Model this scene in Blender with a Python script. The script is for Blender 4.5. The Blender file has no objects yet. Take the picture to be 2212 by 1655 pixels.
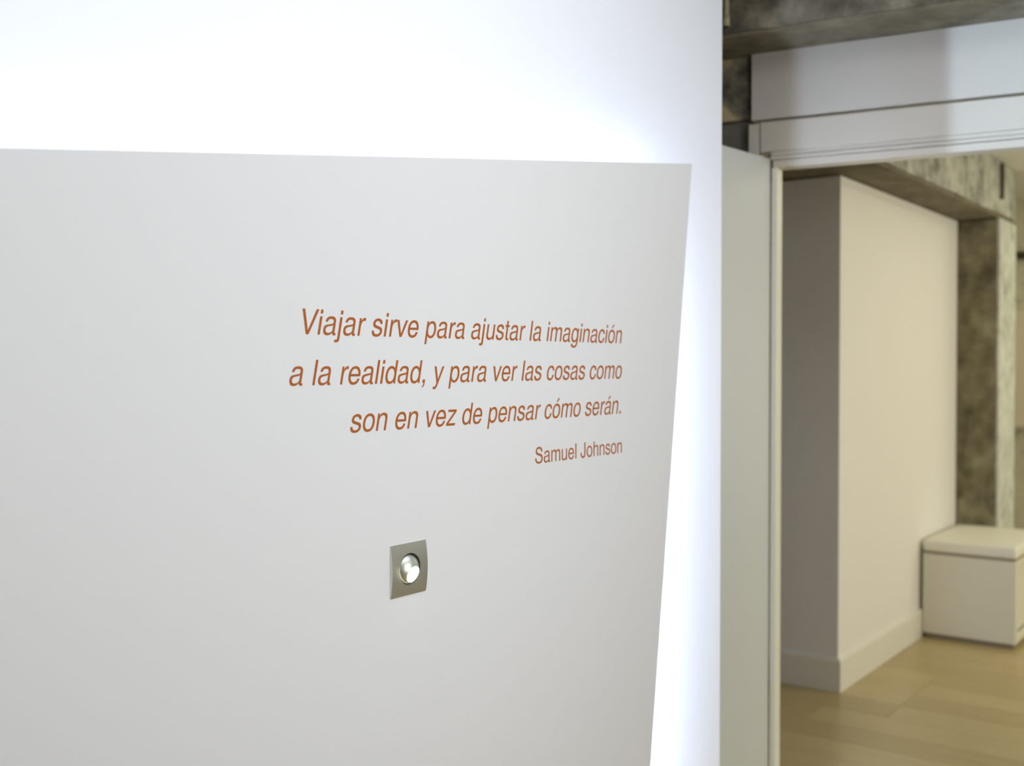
import bpy, bmesh, math, random
from mathutils import Vector, Matrix, noise
random.seed(7)
S = bpy.context.scene
COL = S.collection
PI = math.pi

# ------------------------------------------------------------------ camera
# world axes follow the room: X along the lit wall, Y into it, Z up (metres)
cd = bpy.data.cameras.new('camera')
cd.sensor_width = 36.0
cd.lens = 2340 / 2212 * 36.0
cd.clip_start = 0.02
cd.dof.use_dof = True
cd.dof.focus_distance = 1.72
cd.dof.aperture_fstop = 3.6
cam = bpy.data.objects.new('camera', cd)
COL.objects.link(cam)
cam.location = (0, 0, 1.45)
cam.rotation_euler = (math.radians(90 - 1.03), 0, math.radians(36.7 - 90))
S.camera = cam

# ------------------------------------------------------------------ world, lights, exposure
S.view_settings.view_transform = 'Standard'
S.view_settings.look = 'None'
S.view_settings.exposure = 0.0
S.view_settings.gamma = 1.0
S.view_settings.use_curve_mapping = False
S.cycles.use_denoising = True
S.cycles.max_bounces = 8
S.cycles.diffuse_bounces = 6
w = bpy.data.worlds.new('world'); S.world = w; w.use_nodes = True
w.node_tree.nodes['Background'].inputs[0].default_value = (0.85, 0.92, 1.0, 1)
w.node_tree.nodes['Background'].inputs[1].default_value = 0.25

def area(name, loc, target, sx, sy, power, color, spread=180):
    l = bpy.data.lights.new(name, 'AREA'); l.shape = 'RECTANGLE'
    l.size = sx; l.size_y = sy; l.energy = power; l.color = color; l.spread = math.radians(spread)
    o = bpy.data.objects.new(name, l); COL.objects.link(o)
    o.location = loc
    o.rotation_euler = (Vector(target) - Vector(loc)).to_track_quat('-Z', 'Y').to_euler()
    return o

# ceiling lamp of the corridor the camera stands in
area('corridor_lamp', (1.05, 0.2, 2.86), (1.05, 0.2, 0), 2.4, 0.25, 19.3, (0.89, 0.93, 1.0))
area('side_fill', (2.3, -2.3, 2.86), (2.3, -2.3, 0), 0.6, 0.6, 12, (1.0, 0.95, 0.86))  # unseen warm fill, added to brighten the frieze's left end
# unseen fill by the partition, added to light the panel evenly
area('front_fill', (1.25, -1.17, 1.50), (1.68, 1.2, 1.45), 1.05, 1.3, 21.3, (0.895, 0.93, 1.0), 112)
# daylight through the window of the far room, on the right beyond the frame
area('far_window_light', (5.9, -2.3, 1.45), (5.9, 2.0, 1.35), 3.0, 1.7, 60, (1.0, 0.965, 0.78))
area('far_ceiling_fill', (7.6, 0.7, 2.57), (7.6, 0.7, 0), 0.9, 0.3, 8, (1.0, 0.95, 0.70))  # unseen fill, added to brighten the far end wall
area('far_ceiling_fill', (5.4, 0.2, 2.57), (5.4, 0.2, 0), 1.0, 0.3, 7, (1.0, 0.95, 0.72))
# unseen cool spot added to light the frieze; the partition's end cuts its beam
sp = bpy.data.lights.new('cool_fill_spot', 'SPOT'); sp.energy = 540; sp.color = (0.56, 0.77, 1.0)
sp.shadow_soft_size = 0.009; sp.spot_size = math.radians(40); sp.spot_blend = 0.3
so = bpy.data.objects.new('cool_fill_spot', sp); COL.objects.link(so)
so.location = (1.0, -2.474, 1.2)
so.rotation_euler = (Vector((3.35, 0.45, 2.45)) - so.location).to_track_quat('-Z', 'Y').to_euler()

# ------------------------------------------------------------------ materials
def mat(name, color, rough=0.6, metal=0.0, emit=None, estr=0.0):
    m = bpy.data.materials.new(name); m.use_nodes = True
    b = m.node_tree.nodes['Principled BSDF']
    b.inputs['Base Color'].default_value = (*color, 1)
    b.inputs['Roughness'].default_value = rough
    b.inputs['Metallic'].default_value = metal
    if emit:
        b.inputs['Emission Color'].default_value = (*emit, 1)
        b.inputs['Emission Strength'].default_value = estr
    return m

def N(m, t, **kw):
    n = m.node_tree.nodes.new(t)
    for k, v in kw.items():
        setattr(n, k, v)
    return n

def bump(m, scale, strength, dist, detail=3.0, stretch=None):
    nt = m.node_tree; b = nt.nodes['Principled BSDF']
    tc = N(m, 'ShaderNodeTexCoord'); mp = N(m, 'ShaderNodeMapping')
    if stretch: mp.inputs['Scale'].default_value = stretch
    nz = N(m, 'ShaderNodeTexNoise'); nz.inputs['Scale'].default_value = scale; nz.inputs['Detail'].default_value = detail
    bp = N(m, 'ShaderNodeBump'); bp.inputs['Strength'].default_value = strength; bp.inputs['Distance'].default_value = dist
    nt.links.new(tc.outputs['Object'], mp.inputs[0]); nt.links.new(mp.outputs[0], nz.inputs['Vector'])
    nt.links.new(nz.outputs['Fac'], bp.inputs['Height']); nt.links.new(bp.outputs[0], b.inputs['Normal'])
    return m

def concrete(name, stops, scale=3.0, spot=None, dist=0.01, scale2=14.0):
    """rough raw concrete: big clouds of tone, finer mottling, patches of exposed aggregate"""
    m = mat(name, (0.2, 0.2, 0.2), 0.9); nt = m.node_tree; b = nt.nodes['Principled BSDF']
    tc = N(m, 'ShaderNodeTexCoord')
    n1 = N(m, 'ShaderNodeTexNoise'); n1.inputs['Scale'].default_value = scale; n1.inputs['Detail'].default_value = 8; n1.inputs['Roughness'].default_value = 0.65
    n2 = N(m, 'ShaderNodeTexNoise'); n2.inputs['Scale'].default_value = scale2; n2.inputs['Detail'].default_value = 5
    mx = N(m, 'ShaderNodeMath', operation='MULTIPLY_ADD'); mx.inputs[1].default_value = 0.45
    sb = N(m, 'ShaderNodeMath', operation='MULTIPLY'); sb.inputs[1].default_value = 0.6
    nt.links.new(tc.outputs['Object'], n1.inputs['Vector']); nt.links.new(tc.outputs['Object'], n2.inputs['Vector'])
    nt.links.new(n1.outputs['Fac'], sb.inputs[0])
    nt.links.new(n2.outputs['Fac'], mx.inputs[0]); nt.links.new(sb.outputs[0], mx.inputs[2])
    cr = N(m, 'ShaderNodeValToRGB'); r = cr.color_ramp
    r.elements[0].position = stops[0][0]; r.elements[0].color = (*stops[0][1], 1)
    r.elements[1].position = stops[-1][0]; r.elements[1].color = (*stops[-1][1], 1)
    for p, c in stops[1:-1]:
        e = r.elements.new(p); e.color = (*c, 1)
    nt.links.new(mx.outputs[0], cr.inputs[0])
    last = cr.outputs[0]
    if spot:
        n3 = N(m, 'ShaderNodeTexNoise'); n3.inputs['Scale'].default_value = spot[0]; n3.inputs['Detail'].default_value = 4
        mp = N(m, 'ShaderNodeMapping'); mp.inputs['Location'].default_value = (3.1, 1.7, 5.2)
        nt.links.new(tc.outputs['Object'], mp.inputs[0]); nt.links.new(mp.outputs[0], n3.inputs['Vector'])
        ms = N(m, 'ShaderNodeMapRange'); ms.inputs['From Min'].default_value = spot[1]; ms.inputs['From Max'].default_value = spot[1] + 0.09
        nt.links.new(n3.outputs['Fac'], ms.inputs['Value'])
        mc = N(m, 'ShaderNodeMix', data_type='RGBA')
        nt.links.new(ms.outputs[0], mc.inputs['Factor']); nt.links.new(last, mc.inputs['A']); mc.inputs['B'].default_value = (*spot[2], 1)
        last = mc.outputs['Result']
    nt.links.new(last, b.inputs['Base Color'])
    bp = N(m, 'ShaderNodeBump'); bp.inputs['Strength'].default_value = 0.7; bp.inputs['Distance'].default_value = dist
    nt.links.new(mx.outputs[0], bp.inputs['Height']); nt.links.new(bp.outputs[0], b.inputs['Normal'])
    return m

M = {}
M['wall'] = bump(mat('wall_paint', (0.905, 0.925, 0.985), 0.55), 230, 0.34, 0.0014, 4)
M['board'] = bump(mat('board_paint', (0.705, 0.705, 0.705), 0.5), 300, 0.06, 0.0005, 2)
M['white'] = bump(mat('white_lacquer', (0.62, 0.575, 0.50), 0.35), 120, 0.04, 0.0005, 2)
M['frieze'] = bump(mat('frieze_paint', (0.59, 0.555, 0.50), 0.45), 120, 0.04, 0.0005, 2)
M['jamb'] = mat('jamb_lacquer', (0.84, 0.83, 0.74), 0.35)
M['door'] = mat('door_lacquer', (0.60, 0.615, 0.595), 0.4)
M['farwall'] = bump(mat('far_wall_paint', (0.82, 0.80, 0.79), 0.7), 180, 0.15, 0.001, 3)
M['ceiling'] = bump(mat('ceiling_paint', (0.74, 0.74, 0.68), 0.8), 90, 0.2, 0.002, 3)
M['vinyl'] = mat('brown_vinyl', (0.36, 0.090, 0.002), 0.7)
M['steel'] = bump(mat('brushed_nickel', (0.68, 0.69, 0.62), 0.38, 1.0), 60, 0.12, 0.0004, 4, (30, 1, 1))
M['chrome'] = mat('satin_chrome', (0.62, 0.64, 0.57), 0.42, 1.0)
M['darkmetal'] = mat('dark_metal', (0.05, 0.05, 0.045), 0.5, 0.6)
M['alu'] = mat('aluminium', (0.6, 0.6, 0.6), 0.4, 1.0)
M['lens'] = mat('lit_lens', (0.9, 0.9, 0.85), 0.3, 0, (1.0, 0.97, 0.78), 15.0)
M['led'] = mat('led_tape', (0.9, 0.9, 0.9), 0.3, 0, (0.62, 0.76, 1.0), 3.1)
M['led_side'] = mat('led_tape_side', (0.9, 0.9, 0.9), 0.3, 0, (0.64, 0.77, 1.0), 64.0)
M['beam'] = concrete('raw_concrete_dark', [(0.36, (0.035, 0.031, 0.022)), (0.48, (0.10, 0.088, 0.062)), (0.57, (0.19, 0.165, 0.12)), (0.70, (0.40, 0.36, 0.28))], 3.2, None, 0.012)
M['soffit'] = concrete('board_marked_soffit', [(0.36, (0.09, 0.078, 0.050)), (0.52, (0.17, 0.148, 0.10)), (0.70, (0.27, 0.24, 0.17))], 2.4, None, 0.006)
M['pier'] = concrete('raw_concrete_patched', [(0.38, (0.05, 0.046, 0.036)), (0.52, (0.17, 0.155, 0.11)), (0.66, (0.33, 0.29, 0.20))], 7.0, (6.5, 0.46, (0.52, 0.40, 0.23)), 0.01)
M['darkblock'] = concrete('dark_grey_render', [(0.35, (0.11, 0.105, 0.08)), (0.7, (0.19, 0.18, 0.145))], 6, None, 0.004)
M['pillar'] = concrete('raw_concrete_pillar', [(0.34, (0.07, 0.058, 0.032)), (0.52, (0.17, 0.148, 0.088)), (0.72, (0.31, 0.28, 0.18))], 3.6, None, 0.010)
M['pale'] = concrete('pale_mottled_face', [(0.34, (0.22, 0.22, 0.18)), (0.46, (0.50, 0.51, 0.45)), (0.6, (0.62, 0.65, 0.60)), (0.72, (0.70, 0.72, 0.66))], 4.5, None, 0.008)
M['endwall'] = concrete('cream_cracked_render', [(0.33, (0.28, 0.27, 0.20)), (0.45, (0.66, 0.64, 0.50)), (0.72, (0.80, 0.77, 0.60))], 4.0, None, 0.006)
M['lintel'] = concrete('raw_concrete_pale', [(0.36, (0.10, 0.10, 0.085)), (0.48, (0.32, 0.33, 0.29)), (0.58, (0.48, 0.49, 0.43)), (0.72, (0.60, 0.60, 0.52))], 4.2, None, 0.010)
M['skirting'] = mat('skirting_paint', (0.78, 0.76, 0.70), 0.45)
M['cushion'] = bump(mat('cream_leatherette', (0.80, 0.78, 0.68), 0.5), 140, 0.15, 0.001, 3)
M['bench'] = mat('cream_board', (0.72, 0.69, 0.59), 0.5)
M['shadowgap'] = mat('brown_plinth', (0.24, 0.20, 0.14), 0.7)
M['subfloor'] = mat('screed', (0.22, 0.18, 0.11), 0.8)
M['blind'] = mat('cream_panel', (0.85, 0.78, 0.60), 0.6)
M['cable'] = mat('dark_bar', (0.06, 0.05, 0.03), 0.6)

def wood(name, base, dark):
    m = mat(name, base, 0.33); nt = m.node_tree; b = nt.nodes['Principled BSDF']
    tc = N(m, 'ShaderNodeTexCoord'); mp = N(m, 'ShaderNodeMapping'); mp.inputs['Scale'].default_value = (16, 1.1, 4)
    oi = N(m, 'ShaderNodeObjectInfo'); ad = N(m, 'ShaderNodeVectorMath', operation='ADD'); cb = N(m, 'ShaderNodeCombineXYZ')
    mu = N(m, 'ShaderNodeMath', operation='MULTIPLY'); mu.inputs[1].default_value = 37.0
    nt.links.new(oi.outputs['Random'], mu.inputs[0]); nt.links.new(mu.outputs[0], cb.inputs[1])
    nt.links.new(tc.outputs['Object'], ad.inputs[0]); nt.links.new(cb.outputs[0], ad.inputs[1]); nt.links.new(ad.outputs[0], mp.inputs[0])
    nz = N(m, 'ShaderNodeTexNoise'); nz.inputs['Scale'].default_value = 2.2; nz.inputs['Detail'].default_value = 6; nz.inputs['Distortion'].default_value = 0.6
    nt.links.new(mp.outputs[0], nz.inputs['Vector'])
    cr = N(m, 'ShaderNodeValToRGB'); cr.color_ramp.elements[0].position = 0.3; cr.color_ramp.elements[1].position = 0.7
    cr.color_ramp.elements[0].color = (*dark, 1); cr.color_ramp.elements[1].color = (*base, 1)
    nt.links.new(nz.outputs['Fac'], cr.inputs[0]); nt.links.new(cr.outputs[0], b.inputs['Base Color'])
    return m
M['oak'] = [wood('oak_plank_light', (0.52, 0.415, 0.215), (0.45, 0.355, 0.175)),
            wood('oak_plank_mid', (0.49, 0.388, 0.195), (0.42, 0.325, 0.155)),
            wood('oak_plank_deep', (0.46, 0.360, 0.175), (0.39, 0.300, 0.140))]

# ------------------------------------------------------------------ helpers
def link(name, me, parent=None, loc=(0, 0, 0), rot=(0, 0, 0)):
    o = bpy.data.objects.new(name, me); COL.objects.link(o)
    o.location = loc; o.rotation_euler = rot
    if parent is not None: o.parent = parent
    return o

def tag(o, label=None, cat=None, group=None, kind=None):
    for k, v in (('label', label), ('category', cat), ('group', group), ('kind', kind)):
        if v: o[k] = v
    return o

def empty(name, loc, rz=0.0):
    o = bpy.data.objects.new(name, None); COL.objects.link(o)
    o.location = loc; o.rotation_euler = (0, 0, rz); o.empty_display_size = 0.1
    return o

def finish(bm, name, m, parent=None, smooth=False, bevel=0.0, loc=(0, 0, 0), rot=(0, 0, 0), segs=2):
    bmesh.ops.recalc_face_normals(bm, faces=bm.faces)
    if bevel > 0:
        es = [e for e in bm.edges if len(e.link_faces) == 2 and e.calc_face_angle(0) > 0.5]
        bmesh.ops.bevel(bm, geom=es, offset=bevel, segments=segs, affect='EDGES', profile=0.5, clamp_overlap=True)
    me = bpy.data.meshes.new(name); bm.to_mesh(me); bm.free()
    if smooth:
        for p in me.polygons: p.use_smooth = True
    me.materials.append(m)
    return link(name, me, parent, loc, rot)

def addbox(bm, x0, x1, y0, y1, z0, z1):
    v = [bm.verts.new(p) for p in ((x0, y0, z0), (x1, y0, z0), (x1, y1, z0), (x0, y1, z0),
                                   (x0, y0, z1), (x1, y0, z1), (x1, y1, z1), (x0, y1, z1))]
    for f in ((0, 3, 2, 1), (4, 5, 6, 7), (0, 1, 5, 4), (1, 2, 6, 5), (2, 3, 7, 6), (3, 0, 4, 7)):
        bm.faces.new([v[i] for i in f])

def box(name, m, x0, x1, y0, y1, z0, z1, parent=None, bevel=0.0, segs=2, smooth=False, loc=(0, 0, 0), rot=(0, 0, 0)):
    bm = bmesh.new(); addbox(bm, x0, x1, y0, y1, z0, z1)
    return finish(bm, name, m, parent, smooth, bevel, loc, rot, segs)

def prism_xz(name, m, pts, y0, y1, parent=None, bevel=0.0):
    bm = bmesh.new()
    a = [bm.verts.new((x, y0, z)) for x, z in pts]; b = [bm.verts.new((x, y1, z)) for x, z in pts]
    bm.faces.new(a); bm.faces.new(b[::-1]); n = len(pts)
    for i in range(n):
        bm.faces.new((a[i], b[i], b[(i + 1) % n], a[(i + 1) % n]))
    return finish(bm, name, m, parent, False, bevel)

def rough_box(name, m, x0, x1, y0, y1, z0, z1, parent=None, amp=0.008, cell=0.06, seed=0.0, loc=(0, 0, 0), rot=(0, 0, 0)):
    """cast concrete: a finely gridded block whose skin and arrises are slightly uneven"""
    bm = bmesh.new()
    nx, ny, nz = [max(2, min(70, int(round(abs(b - a) / cell)))) for a, b in ((x0, x1), (y0, y1), (z0, z1))]
    def P(i, j, k): return (x0 + (x1 - x0) * i / nx, y0 + (y1 - y0) * j / ny, z0 + (z1 - z0) * k / nz)
    V = {}
    def g(i, j, k):
        if (i, j, k) not in V:
            p = Vector(P(i, j, k))
            d = noise.noise_vector(p * 2.3 + Vector((seed, 0, 0))) * amp + noise.noise_vector(p * 9 + Vector((0, seed, 0))) * amp * 0.6
            V[(i, j, k)] = bm.verts.new(p + d)
        return V[(i, j, k)]
    for i in range(nx):
        for j in range(ny):
            for k in (0, nz): bm.faces.new((g(i, j, k), g(i + 1, j, k), g(i + 1, j + 1, k), g(i, j + 1, k)))
    for i in range(nx):
        for k in range(nz):
            for j in (0, ny): bm.faces.new((g(i, j, k), g(i + 1, j, k), g(i + 1, j, k + 1), g(i, j, k + 1)))
    for j in range(ny):
        for k in range(nz):
            for i in (0, nx): bm.faces.new((g(i, j, k), g(i, j + 1, k), g(i, j + 1, k + 1), g(i, j, k + 1)))
    return finish(bm, name, m, parent, False, 0, loc, rot)

# ------------------------------------------------------------------ setting
BW = 1.24                                        # front face of the lit back wall
fl = tag(box('floor', M['subfloor'], -3.0, 8.6, -3.4, 4.0, -0.16, -0.012), kind='structure')
# oak planks running across the far room, each one a board of its own
PW, PL = 0.19, 1.28
pm = {}
def plank_mesh(length, k):
    key = (round(length, 3), k)
    if key not in pm:
        bm = bmesh.new(); addbox(bm, 0.0006, PW - 0.0006, 0.0006, length - 0.0006, -0.012, 0.0)
        es = [e for e in bm.edges if all(v.co.z > -0.001 for v in e.verts)]
        bmesh.ops.bevel(bm, geom=es, offset=0.0012, segments=1, affect='EDGES')
        me = bpy.data.meshes.new('plank'); bm.to_mesh(me); bm.free(); me.materials.append(M['oak'][k]); pm[key] = me
    return pm[key]
row = 0
x = 3.12
while x < 8.3:
    y = -1.6; first = True
    while y < 2.4:
        L = PL * random.choice((0.35, 0.55, 0.8)) if first else PL
        L = min(L, 2.4 - y); first = False
        if L > 0.03:
            link('plank', plank_mesh(L, random.choice((0, 0, 1, 1, 2))), fl, (x, y, 0))
        y += L
    x += PW; row += 1

tag(box('floor_front', M['oak'][1], -3.0, 3.118, -3.4, 4.0, -0.012, 0.0), kind='structure')
tag(box('ceiling_front', M['ceiling'], -3.0, 3.26, -3.4, 2.4, 2.9, 3.05), kind='structure')
tag(box('ceiling', M['ceiling'], 3.27, 8.6, -3.4, 4.0, 2.60, 2.9), kind='structure')
tag(box('wall_back', M['wall'], -3.0, 2.569, BW, BW + 0.11, 0.0, 2.9, bevel=0.002), kind='structure')
tag(box('wall_front_blocker', M['white'], -3.0, 1.812, -1.29, -1.19, 0.0, 2.9), kind='structure')  # unseen partition, its end placed to cut the cool spot's beam
tag(box('wall_left', M['white'], -3.15, -3.0, -3.4, 4.0, 0.0, 2.9), kind='structure')
tag(box('wall_rear', M['white'], -3.0, 8.6, -3.55, -3.4, 0.0, 2.9), kind='structure')
tag(box('wall_end', M['endwall'], 8.35, 8.5, -3.4, 4.0, 0.0, 2.60), kind='structure')
tag(box('wall_far', M['white'], -3.0, 8.6, 4.0, 4.15, 0.0, 2.9), kind='structure')

# white wall of the far room with its shaded end face
tag(box('wall_right', M['farwall'], 4.677, 6.59, 1.69, 2.3, 0.0, 2.275, bevel=0.003), kind='structure')
bb = bmesh.new()
prof = [(0.0, 0.0), (0.015, 0.0), (0.015, 0.135), (0.009, 0.147), (0.0, 0.147)]
path = [((4.677, 2.3), (-1, 0)), ((4.677, 1.69), (-1, -1)), ((6.59, 1.69), (0, -1))]
rings = [[bb.verts.new((p[0] + n[0] * d, p[1] + n[1] * d, h + 0.0005)) for d, h in prof] for p, n in path]
for a, b in zip(rings, rings[1:]):
    for i in range(len(prof)):
        bb.faces.new((a[i], a[(i + 1) % 5], b[(i + 1) % 5], b[i]))
bb.faces.new(rings[0]); bb.faces.new(rings[-1][::-1])
tag(finish(bb, 'baseboard_right', M['skirting']), kind='structure')

# ------------------------------------------------------------------ door wall (turned 9 degrees), its own axes: u towards the camera side, v into the far room
DH = (3.207, 1.382); DA = math.radians(9.0)
# local frame: origin at hinge, local -Y runs right along the door wall, local +X goes into the far room
ROT = (0, 0, DA)
def dw(name, m, u0, u1, d0, d1, z0, z1, parent, bevel=0.0):
    """u: distance to the right of the hinge along the wall, d: depth behind its front face"""
    return box(name, m, d0, d1, -u1, -u0, z0, z1, parent, bevel)
wd = empty('wall_door', (DH[0], DH[1], 0), DA); tag(wd, kind='structure')
dw('upper_wall', M['frieze'], -0.064, 3.0, 0.006, 0.10, 2.216, 2.425, wd, 0.002)
dw('side_wall', M['frieze'], 0.93, 3.0, 0.012, 0.10, 0.0, 2.20, wd, 0.002)
dw('concealed_wall', M['farwall'], 0.0, 3.0, 0.03, 0.09, 2.43, 2.88, wd)

dr = empty('door_1', (DH[0], DH[1], 0), DA); tag(dr, kind='structure')
dw('lintel_board', M['white'], -0.034, 1.02, 0.0, 0.06, 2.112, 2.206, dr, 0.0025)
dw('corner_block', M['white'], -0.072, -0.038, 0.004, 0.06, 2.06, 2.204, dr, 0.003)
dw('moulding', M['white'], 0.0, 0.98, 0.004, 0.06, 2.098, 2.1115, dr, 0.002)
dw('moulding', M['white'], 0.0, 0.98, -0.003, 0.06, 2.086, 2.0965, dr, 0.002)
dw('frame_head', M['white'], 0.006, 0.95, 0.003, 0.068, 2.062, 2.0845, dr, 0.002)
dw('jamb', M['jamb'], 0.002, 0.020, 0.003, 0.068, 0.0, 2.0615, dr, 0.002)
dw('jamb', M['jamb'], 0.91, 0.95, 0.003, 0.068, 0.0, 2.0615, dr, 0.002)

# door leaf folded back against the lit wall
la = math.atan2(1.409 - 1.382, 2.919 - 3.207)
leaf = empty('door_leaf', (DH[0] - 0.002, DH[1], 0), la)
tag(leaf, 'plain off-white door leaf standing open behind the edge of the glowing wall', 'door')
box('leaf_panel', M['door'], 0.0, 0.81, -0.04, 0.0, 0.008, 2.09, leaf, 0.002)
bm = bmesh.new()
bmesh.ops.create_cone(bm, cap_ends=True, segments=20, radius1=0.024, radius2=0.024, depth=0.008, matrix=Matrix.Translation((0.745, 0.004, 1.02)) @ Matrix.Rotation(PI / 2, 4, 'X'))
bmesh.ops.create_cone(bm, cap_ends=True, segments=14, radius1=0.008, radius2=0.008, depth=0.045, matrix=Matrix.Translation((0.745, 0.026, 1.02)) @ Matrix.Rotation(PI / 2, 4, 'X'))
bmesh.ops.create_cone(bm, cap_ends=True, segments=14, radius1=0.008, radius2=0.007, depth=0.12, matrix=Matrix.Translation((0.69, 0.046, 1.02)) @ Matrix.Rotation(PI / 2, 4, 'Y'))
finish(bm, 'handle', M['alu'], leaf, True)

# concrete above and beside the door
cb = empty('concrete_beam', (DH[0], DH[1], 0), DA)
tag(cb, 'dark raw concrete beam running under the ceiling above the white door frieze', 'beam')
rough_box('beam_body', M['beam'], -0.20, 0.12, -3.0, 0.80, 2.436, 2.895, cb, 0.007, 0.05, 3.0)
rough_box('soffit_board', M['soffit'], -0.195, 0.11, -3.0, 0.80, 2.426, 2.450, cb, 0.003, 0.05, 8.0)
pr = empty('concrete_pier', (DH[0], DH[1], 0), DA)
tag(pr, 'rough patched concrete pier left of the white frieze, above the door leaf', 'pier')
rough_box('pier_body', M['pier'], 0.03, 0.28, 0.072, 0.75, 2.225, 2.43, pr, 0.006, 0.03, 5.0)
rough_box('lower_pier', M['darkblock'], 0.045, 0.26, 0.080, 0.75, 0.0, 2.222, pr, 0.003, 0.06, 6.0)
cdt = empty('conduit_pipe', (2.972, 1.422, 2.43))
tag(cdt, 'short pale brown conduit running down the concrete beam beside the glowing wall', 'pipe')
bm = bmesh.new(); bmesh.ops.create_cone(bm, cap_ends=True, segments=16, radius1=0.008, radius2=0.008, depth=0.44, matrix=Matrix.Translation((0, 0, 0.24)))
finish(bm, 'tube', mat('conduit', (0.42, 0.36, 0.24), 0.5), cdt, True)
bm = bmesh.new(); bmesh.ops.create_cone(bm, cap_ends=True, segments=16, radius1=0.0105, radius2=0.0105, depth=0.03, matrix=Matrix.Translation((0, 0, 0.035)))
finish(bm, 'end_cap', mat('conduit_cap', (0.40, 0.38, 0.24), 0.5), cdt, True)

# ------------------------------------------------------------------ concrete of the far room
lb = empty('concrete_lintel', (3.6, 1.47, 2.28))
tag(lb, 'pale weathered concrete beam over the white wall of the far room', 'beam')
rough_box('beam_body', M['lintel'], 0.0, 3.40, 0.0, 0.85, 0.022, 0.315, lb, 0.008, 0.05, 1.0)
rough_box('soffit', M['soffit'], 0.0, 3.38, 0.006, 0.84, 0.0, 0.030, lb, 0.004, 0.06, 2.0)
pl = empty('concrete_pillar', (6.79, 1.62, 0))
tag(pl, 'raw concrete pillar standing behind the cream bench', 'pillar')
rough_box('pale_face', M['pale'], -0.192, 0.208, -0.158, -0.138, 0.0, 2.275, pl, 0.004, 0.05, 9.0)  # paler mottled slab along one side of the shaft
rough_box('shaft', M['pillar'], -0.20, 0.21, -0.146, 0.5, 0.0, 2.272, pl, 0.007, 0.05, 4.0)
box('crack_strip', M['cable'], -0.190, -0.155, -0.172, -0.13, 2.385, 2.585, pl)

# things on the end wall, at the frame's right edge
hb = empty('wall_board', (8.35, 1.75, 0))
tag(hb, 'pale cream board hung on the far end wall, cut off by the right edge', 'board')
box('board_face', M['blind'], -0.03, -0.001, -1.4, 0.0, 1.01, 1.82, hb, 0.003)
box('bottom_rail', M['white'], -0.045, -0.001, -1.4, 0.0, 0.985, 1.012, hb, 0.003)
pb = empty('wall_bar', (8.35, 1.74, 2.22))
tag(pb, 'short dark horizontal bar fixed high on the far end wall', 'bar')
box('bar', M['cable'], -0.05, -0.01, -0.9, 0.0, -0.03, 0.02, pb, 0.004)
box('bracket', M['cable'], -0.012, 0.0, -0.06, -0.02, -0.02, 0.01, pb)

# ------------------------------------------------------------------ storage bench
be = empty('storage_bench', (5.88, 1.216, 0))
tag(be, 'cream box bench with padded lid against the white wall in the far room', 'bench')
bx, by = 0.69, 0.456
box('plinth', M['shadowgap'], 0.012, bx - 0.012, 0.012, by - 0.012, 0.0, 0.028, be)
bm = bmesh.new(); addbox(bm, 0.0, 0.018, 0.0, by, 0.028, 0.448)
finish(bm, 'end_panel', M['bench'], be, False, 0.0025)
box('end_panel', M['bench'], bx - 0.018, bx, 0.0, by, 0.028, 0.448, be, 0.0025)
box('back_panel', M['bench'], 0.0185, bx - 0.0185, by - 0.018, by, 0.028, 0.448, be, 0.002)
box('front_panel', M['bench'], 0.052, bx - 0.052, 0.022, 0.038, 0.07, 0.415, be, 0.002)
box('stile', M['bench'], 0.0185, 0.05, 0.0, 0.02, 0.028, 0.448, be, 0.002)
box('stile', M['bench'], bx - 0.05, bx - 0.0185, 0.0, 0.02, 0.028, 0.448, be, 0.002)
box('rail', M['bench'], 0.0505, bx - 0.0505, 0.0, 0.02, 0.418, 0.448, be, 0.002)
box('rail', M['bench'], 0.0505, bx - 0.0505, 0.0, 0.02, 0.028, 0.066, be, 0.002)
box('lid_gap', M['shadowgap'], 0.006, bx - 0.006, 0.006, by - 0.006, 0.4485, 0.4600, be)
# cushion: softly domed pad
bm = bmesh.new()
n = 14; g = {}
for i in range(n + 1):
    for j in range(n + 1):
        a, b = i / n * 2 - 1, j / n * 2 - 1
        z = 0.520 + 0.012 * (1 - a ** 4) * (1 - b ** 4)
        g[(i, j)] = bm.verts.new((-0.004 + (bx + 0.008) * i / n, -0.004 + (by + 0.004) * j / n, z))
for i in range(n):
    for j in range(n):
        bm.faces.new((g[(i, j)], g[(i + 1, j)], g[(i + 1, j + 1)], g[(i, j + 1)]))
edge = [e for e in bm.edges if e.is_boundary]
ret = bmesh.ops.extrude_edge_only(bm, edges=edge)
nv = [v for v in ret['geom'] if isinstance(v, bmesh.types.BMVert)]
for v in nv: v.co.z = 0.4605
bmesh.ops.contextual_create(bm, geom=[e for e in bm.edges if e.is_boundary])
finish(bm, 'cushion', M['cushion'], be, True, 0.012, segs=4)

# ------------------------------------------------------------------ the panel in front of the lit wall
wp = empty('display_panel', (1.2, 1.14, 0.0))
tag(wp, 'pale grey slanted-edge panel with a brown Spanish quotation, glowing from behind', 'panel')
def rel(o):
    o.location = o.location - wp.location
    return o
PT = [(-2.4, 1.270), (0.6083, 1.6821), (2.2093, 1.9006), (1.9464, 0.0), (-2.4, 0.0)]
PT[0] = (-2.4, 1.6821 - (0.6083 + 2.4) * (1.9006 - 1.6821) / (2.2093 - 0.6083))
slope_r = (2.2093 - 2.0276) / (1.9006 - 0.5872)
PT[3] = (2.2093 - 1.9006 * slope_r, 0.02); PT[4] = (-2.4, 0.02)
rel(prism_xz('board', M['board'], PT, 1.14, 1.152, wp, 0.0008))
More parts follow.
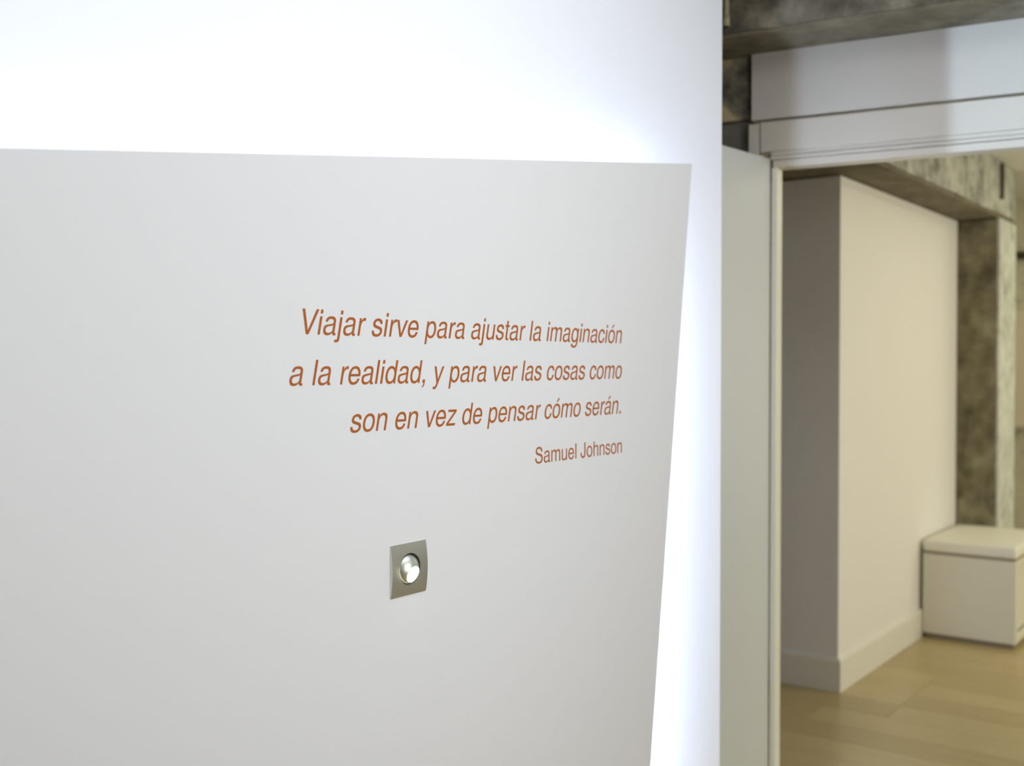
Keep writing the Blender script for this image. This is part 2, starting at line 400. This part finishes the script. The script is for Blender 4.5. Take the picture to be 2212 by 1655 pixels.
# carcass behind the board that carries the light tape
def bar(name, m, p, q, y0, y1, wd_, parent):
    d = Vector((q[0] - p[0], q[1] - p[1])); d.normalize(); nrm = Vector((-d.y, d.x)) * wd_ / 2
    pts = [(p[0] - nrm.x, p[1] - nrm.y), (q[0] - nrm.x, q[1] - nrm.y), (q[0] + nrm.x, q[1] + nrm.y), (p[0] + nrm.x, p[1] + nrm.y)]
    return prism_xz(name, m, pts, y0, y1, parent)
ts = (1.9006 - 1.6821) / (2.2093 - 0.6083)
def ztop(xx, inset): return 1.6821 + (xx - 0.6083) * ts - inset
IN = 0.075
YB = BW - 0.0015
rel(bar('batten', M['farwall'], (-2.3, ztop(-2.3, IN + 0.03)), (1.93, ztop(1.93, IN + 0.03)), 1.1525, YB, 0.03, wp))
rel(bar('batten', M['farwall'], (1.945, 0.05), (1.945, 1.66), 1.1525, YB, 0.03, wp))
rel(bar('light_tape', M['led'], (-2.3, ztop(-2.3, IN)), (2.12, ztop(2.12, IN)), 1.160, 1.205, 0.008, wp))
rel(bar('light_tape', M['led_side'], (1.99, 0.05), (1.99, 1.72), 1.160, 1.205, 0.008, wp))

# ------------------------------------------------------------------ lettering (grotesque outlines, 1000 units per em)
G = {
'n': (556, "M65 523L65 0L149 0L149 289C149 396 205 465 291 465C357 465 407 427 407 353L407 0L491 0L491 390C491 482 422 538 315 538C236 538 184 505 142 437L142 523Z"),
'h': (556, "M76 718L160 718L160 446C197 510 254 538 326 538C426 538 491 482 491 390L491 0L407 0L407 356C407 424 371 465 302 465C217 465 160 396 160 289L160 0L76 0Z"),
'm': (833, "M65 523L65 0L149 0L149 330C149 404 204 465 271 465C336 465 375 426 375 358L375 0L459 0L459 330C459 404 513 465 580 465C642 465 685 426 685 358L685 0L769 0L769 393C769 487 715 538 617 538C547 538 505 517 456 458C425 514 383 538 314 538C242 538 190 509 142 449L142 523Z"),
'u': (556, "M489 0L414 0L414 73C369 10 314 -15 238 -15C134 -15 68 42 68 130L68 523L152 523L152 160C152 97 190 58 260 58C352 58 405 124 405 232L405 523L489 523Z"),
'r': (333, "M77 523L77 0L161 0L161 272C162 392 208 449 300 451C312 451 320 449 332 447L332 533C322 536 315 538 304 538C241 538 196 508 154 434L154 523Z"),
'a': (556, "M530 57C522 55 515 54 508 54C487 54 477 64 477 86L477 396C477 489 409 538 285 538C164 538 84 489 80 376L164 376C170 437 208 463 281 463C354 463 393 437 393 390L393 370C393 334 372 324 289 313C152 296 131 291 95 276C56 257 36 215 36 157C36 50 104 -15 213 -15C280 -15 340 12 396 66C402 10 424 -12 474 -12C492 -12 505 -9 530 -3ZM393 259L393 165C393 137 385 120 361 98C328 69 285 58 231 58C161 58 123 93 123 155C123 216 162 238 264 253C337 263 357 268 393 284Z"),
's': (500, "M438 376C438 484 364 538 248 538C128 538 49 476 49 384C49 305 90 271 204 243L279 225C345 209 376 190 376 148C376 94 324 62 246 62C168 62 124 94 120 166L32 166C36 44 108 -15 240 -15C374 -15 464 50 464 154C464 236 419 274 310 300L228 320C164 335 137 353 137 388C137 434 180 461 244 461C312 461 348 431 350 376Z"),
'S': (667, "M596 512C592 654 501 737 340 737C187 737 90 658 90 532C90 449 134 397 224 372L397 326C484 303 523 268 523 209C523 116 445 64 343 64C219 64 141 124 141 236L49 236C49 68 162 -19 333 -19C512 -19 620 74 620 214C620 326 565 387 452 417L270 465C210 481 183 510 183 553C183 619 239 654 331 654C440 654 501 604 504 512Z"),
'J': (500, "M428 718L428 223C428 59 356 -19 222 -19C89 -19 17 61 17 198L17 247L107 247L107 207C107 117 144 65 222 65C301 65 335 112 335 213L335 718Z"),
't': (278, "M254 523L254 455L168 455L168 104C168 72 178 62 212 62C228 62 243 64 257 67L257 -3C240 -6 215 -7 195 -7C118 -7 84 22 84 92L84 455L14 455L14 523L84 523L84 669L168 669L168 523Z"),
'v': (500, "M294 0L204 0L8 523L102 523L250 100L398 523L492 523Z"),
'V': (667, "M381 0L284 0L20 718L119 718L334 108L548 718L647 718Z"),
'y': (500, "M396 523L489 523L265 -83C230 -180 196 -214 129 -214C103 -214 84 -210 63 -203L63 -125C81 -131 94 -134 113 -134C150 -134 168 -118 185 -72L207 -12L11 523L104 523L253 104Z"),
'z': (500, "M463 523L463 447L132 75L469 75L469 0L31 0L31 79L363 448L53 448L53 523Z"),
'i': (222, "M67 0L155 0L155 523L67 523ZM67 604L155 604L155 718L67 718Z"),
'l': (222, "M67 0L155 0L155 718L67 718Z"),
'j': (222, "M155 523L155 -98C155 -172 117 -210 42 -210C12 -210 -8 -208 -37 -202L-37 -131C-20 -134 -6 -135 8 -135C50 -135 67 -118 67 -76L67 523ZM67 604L155 604L155 718L67 718Z"),
'p': (556, "M58 -207L142 -207L142 65C186 9 236 -15 302 -15C432 -15 517 92 517 256C517 429 434 538 302 538C231 538 177 506 135 446L135 523L58 523ZM286 460C376 460 429 386 429 259C429 137 375 63 287 63C199 63 142 137 142 262C142 386 199 460 286 460Z"),
'd': (556, "M499 718L415 718L415 456C375 511 325 538 256 538C123 538 35 430 35 266C35 92 118 -15 250 -15C322 -15 378 13 424 77L424 0L499 0ZM265 460C354 460 415 384 415 260C415 137 356 63 266 63C177 63 122 137 122 261C122 386 177 460 265 460Z"),
'g': (556, "M424 523L424 448C382 510 330 538 262 538C131 538 40 424 40 259C40 92 128 -15 257 -15C322 -15 373 12 415 66L415 40C415 -95 375 -145 270 -145C200 -145 156 -115 150 -69L65 -69C75 -163 148 -220 266 -220C423 -220 499 -134 499 45L499 523ZM269 460C357 460 412 384 412 260C412 137 357 63 270 63C182 63 127 137 127 261C127 386 182 460 269 460Z"),
'e': (556, "M514 234L128 234C131 123 188 62 279 62C350 62 399 98 415 168L503 168C482 52 399 -15 276 -15C128 -15 40 88 40 256C40 430 132 538 278 538C429 538 516 432 516 260ZM130 304L426 304C422 400 364 461 277 461C193 461 137 400 130 304Z"),
'c': (500, "M471 351C459 471 381 538 264 538C119 538 30 427 30 256C30 91 117 -15 257 -15C381 -15 463 62 477 197L393 197C380 108 336 62 258 62C168 62 117 135 117 256C117 385 169 461 261 461C330 461 374 420 387 351Z"),
'o': (556, "M35 262C35 432 130 538 278 538C426 538 521 432 521 262C521 92 426 -14 278 -14C130 -14 35 92 35 262ZM122 262C122 138 180 63 278 63C376 63 434 138 434 262C434 386 376 461 278 461C180 461 122 386 122 262Z"),
',': (278, "M87 106L191 106L191 6C191 -79 156 -130 87 -147L87 -109C125 -93 140 -61 140 0L87 0Z"),
'.': (278, "M87 0L191 0L191 106L87 106Z"),
}
ACUTE = "M224 593L283 593L421 734L314 734Z"
G['\u00f3'] = (556, G['o'][1] + ACUTE); G['\u00e1'] = (556, G['a'][1] + ACUTE)

def parse(path):
    import re
    out = []; cur = None
    for cmd, args in re.findall(r'([MLCZ])([^MLCZ]*)', path):
        v = [float(t) for t in args.split()]
        if cmd == 'M':
            cur = [(v[0], v[1])]; out.append(cur)
        elif cmd == 'L':
            cur.append((v[0], v[1]))
        elif cmd == 'C':
            p0 = cur[-1]
            for k in range(1, 9):
                t = k / 8; s = 1 - t
                cur.append(tuple(s**3 * p0[i] + 3 * s * s * t * v[i] + 3 * s * t * t * v[2 + i] + t**3 * v[4 + i] for i in (0, 1)))
    return [[p for i, p in enumerate(c) if p != c[i - 1]] for c in out]

letter_mesh = {}
def glyph_mesh(ch, em, shear, XS):
    key = (ch, em, shear, XS)
    if key in letter_mesh: return letter_mesh[key]
    cu = bpy.data.curves.new('letter', 'CURVE'); cu.dimensions = '2D'; cu.fill_mode = 'BOTH'; cu.extrude = 0.00015
    for c in parse(G[ch][1]):
        sp_ = cu.splines.new('POLY'); sp_.points.add(len(c) - 1); sp_.use_cyclic_u = True
        for i, (gx, gy) in enumerate(c):
            sp_.points[i].co = ((gx * XS + gy * shear) * em / 1000, gy * em / 1000, 0, 1)
    tmp = bpy.data.objects.new('tmp', cu); COL.objects.link(tmp)
    dg = bpy.context.evaluated_depsgraph_get()
    me = bpy.data.meshes.new_from_object(tmp.evaluated_get(dg))
    bpy.data.objects.remove(tmp); me.name = 'letter'; me.materials.clear(); me.materials.append(M['vinyl'])
    letter_mesh[key] = me
    return me

KERN = {('V', 'i'): -18}
def text_line(words, z, em, shear, XS):
    """words: (text, x of the pen at the word's start, tracking factor)"""
    for wtxt, x0, tr in words:
        pen = x0; prev = None
        for ch in wtxt:
            pen += KERN.get((prev, ch), 0) * em * XS / 1000
            o = link('letter', glyph_mesh(ch, em, shear, XS), wp, (pen - wp.location.x, -0.00020, z), (PI / 2, 0, 0))
            pen += G[ch][0] * em * XS / 1000 * tr; prev = ch
#TEXT_BEGIN
EM = 0.0500
def layout(s, xr, em, XS):
    tot = 0; prev = None
    for ch in s:
        tot += 278 if ch == ' ' else G[ch][0] + KERN.get((prev, ch), 0); prev = ch
    x0 = xr - tot * em * XS / 1000; out = []; pen = x0; prev = None
    for wd2 in s.split(' '):
        out.append((wd2, pen, 1.0))
        for ch in wd2:
            pen += (G[ch][0] + KERN.get((prev, ch), 0)) * em * XS / 1000; prev = ch
        pen += 278 * em * XS / 1000; prev = None
    return out
SH = math.tan(math.radians(12))
for words, xr, z, em, shear, XS in (
        ('Viajar sirve para ajustar la imaginaci\u00f3n', 1.9031, 1.4911, EM, SH, 1.0167),
        ('a la realidad, y para ver las cosas como', 1.9025, 1.4194, EM, SH, 1.0112),
        ('son en vez de pensar c\u00f3mo ser\u00e1n.', 1.9035, 1.3484, EM, SH, 1.0099),
        ('Samuel Johnson', 1.9068, 1.2680, 0.0408, 0.0, 1.0173)):
    text_line(layout(words, xr, em, XS), z, em, shear, XS)
#TEXT_END

# ------------------------------------------------------------------ recessed wall light
wl = empty('wall_light', (1.2570, 1.14, 1.1288))
tag(wl, 'small square brushed nickel wall light, its round eye switched on', 'wall light')
HW, R = 0.0408, 0.0252
def plate_depth(z):       # bowed front: thickest across the middle
    return 0.0012 + 0.0042 * (1 - (z / HW) ** 2)
bm = bmesh.new(); n = 64
cx = 0.0042
outer = []; inner = []
for k in range(n):
    a = 2 * PI * k / n; c, s = math.cos(a), math.sin(a); q = HW / max(abs(c), abs(s))
    outer.append((c * q, s * q)); inner.append((cx * 0 + c * R, s * R))
LV = []
for t in (0.0, 0.25, 0.5, 0.75, 1.0):
    ring = []
    for (ox, oz), (ix, iz) in zip(outer, inner):
        X_, Z_ = ix + (ox - ix) * t, iz + (oz - iz) * t
        ring.append(bm.verts.new((X_, -plate_depth(Z_), Z_)))
    LV.append(ring)
back_o = [bm.verts.new((x_, -0.0002, z_)) for x_, z_ in outer]
back_i = [bm.verts.new((x_, -0.0002, z_)) for x_, z_ in inner]
seq = [back_i] + LV + [back_o]
for A, B in zip(seq, seq[1:]):
    for k in range(n):
        bm.faces.new((A[k], A[(k + 1) % n], B[(k + 1) % n], B[k]))
for k in range(n):
    bm.faces.new((back_o[k], back_o[(k + 1) % n], back_i[(k + 1) % n], back_i[k]))
finish(bm, 'face_plate', M['steel'], wl)
# ring shadow gap
bm = bmesh.new()
def lathe(bm, prof, n=48):
    rings = [[bm.verts.new((r * math.cos(2 * PI * k / n), y, r * math.sin(2 * PI * k / n))) for k in range(n)] for r, y in prof]
    for A, B in zip(rings, rings[1:]):
        for k in range(n): bm.faces.new((A[k], A[(k + 1) % n], B[(k + 1) % n], B[k]))
    return rings
rg = lathe(bm, [(0.0251, -0.0003), (0.0251, -0.0022), (0.0236, -0.0022), (0.0236, -0.0003)])
finish(bm, 'ring', M['darkmetal'], wl, True)
bm = bmesh.new()
bmesh.ops.create_cone(bm, cap_ends=True, segments=48, radius1=0.0250, radius2=0.0250, depth=0.0003, matrix=Matrix.Translation((0, -0.00045, 0)) @ Matrix.Rotation(PI / 2, 4, 'X'))
finish(bm, 'backing_disc', M['darkmetal'], wl)
# eyeball: shallow chrome dome with a flat cut that holds the lamp
E_R, E_C = 0.0268, 0.0130      # sphere radius, centre depth behind the panel face
nrm = Vector((0.08, -0.93, -0.33)).normalized(); cut = 0.0232
bm = bmesh.new(); bmesh.ops.create_uvsphere(bm, u_segments=48, v_segments=32, radius=E_R)
bmesh.ops.bisect_plane(bm, geom=bm.verts[:] + bm.edges[:] + bm.faces[:], plane_co=nrm * cut, plane_no=nrm, clear_outer=True)
bmesh.ops.contextual_create(bm, geom=[e for e in bm.edges if e.is_boundary])
bmesh.ops.translate(bm, verts=bm.verts, vec=(0, E_C, 0))
bmesh.ops.bisect_plane(bm, geom=bm.verts[:] + bm.edges[:] + bm.faces[:], plane_co=(0, -0.0004, 0), plane_no=(0, 1, 0), clear_outer=True)
finish(bm, 'eyeball', M['chrome'], wl, True)
bm = bmesh.new()
q = nrm.to_track_quat('Z', 'Y').to_matrix().to_4x4()
bmesh.ops.create_cone(bm, cap_ends=True, segments=36, radius1=0.0136, radius2=0.0132, depth=0.0014, matrix=Matrix.Translation(nrm * (cut + 0.0006) + Vector((0, E_C, 0))) @ q)
finish(bm, 'lens', M['lens'], wl, False)
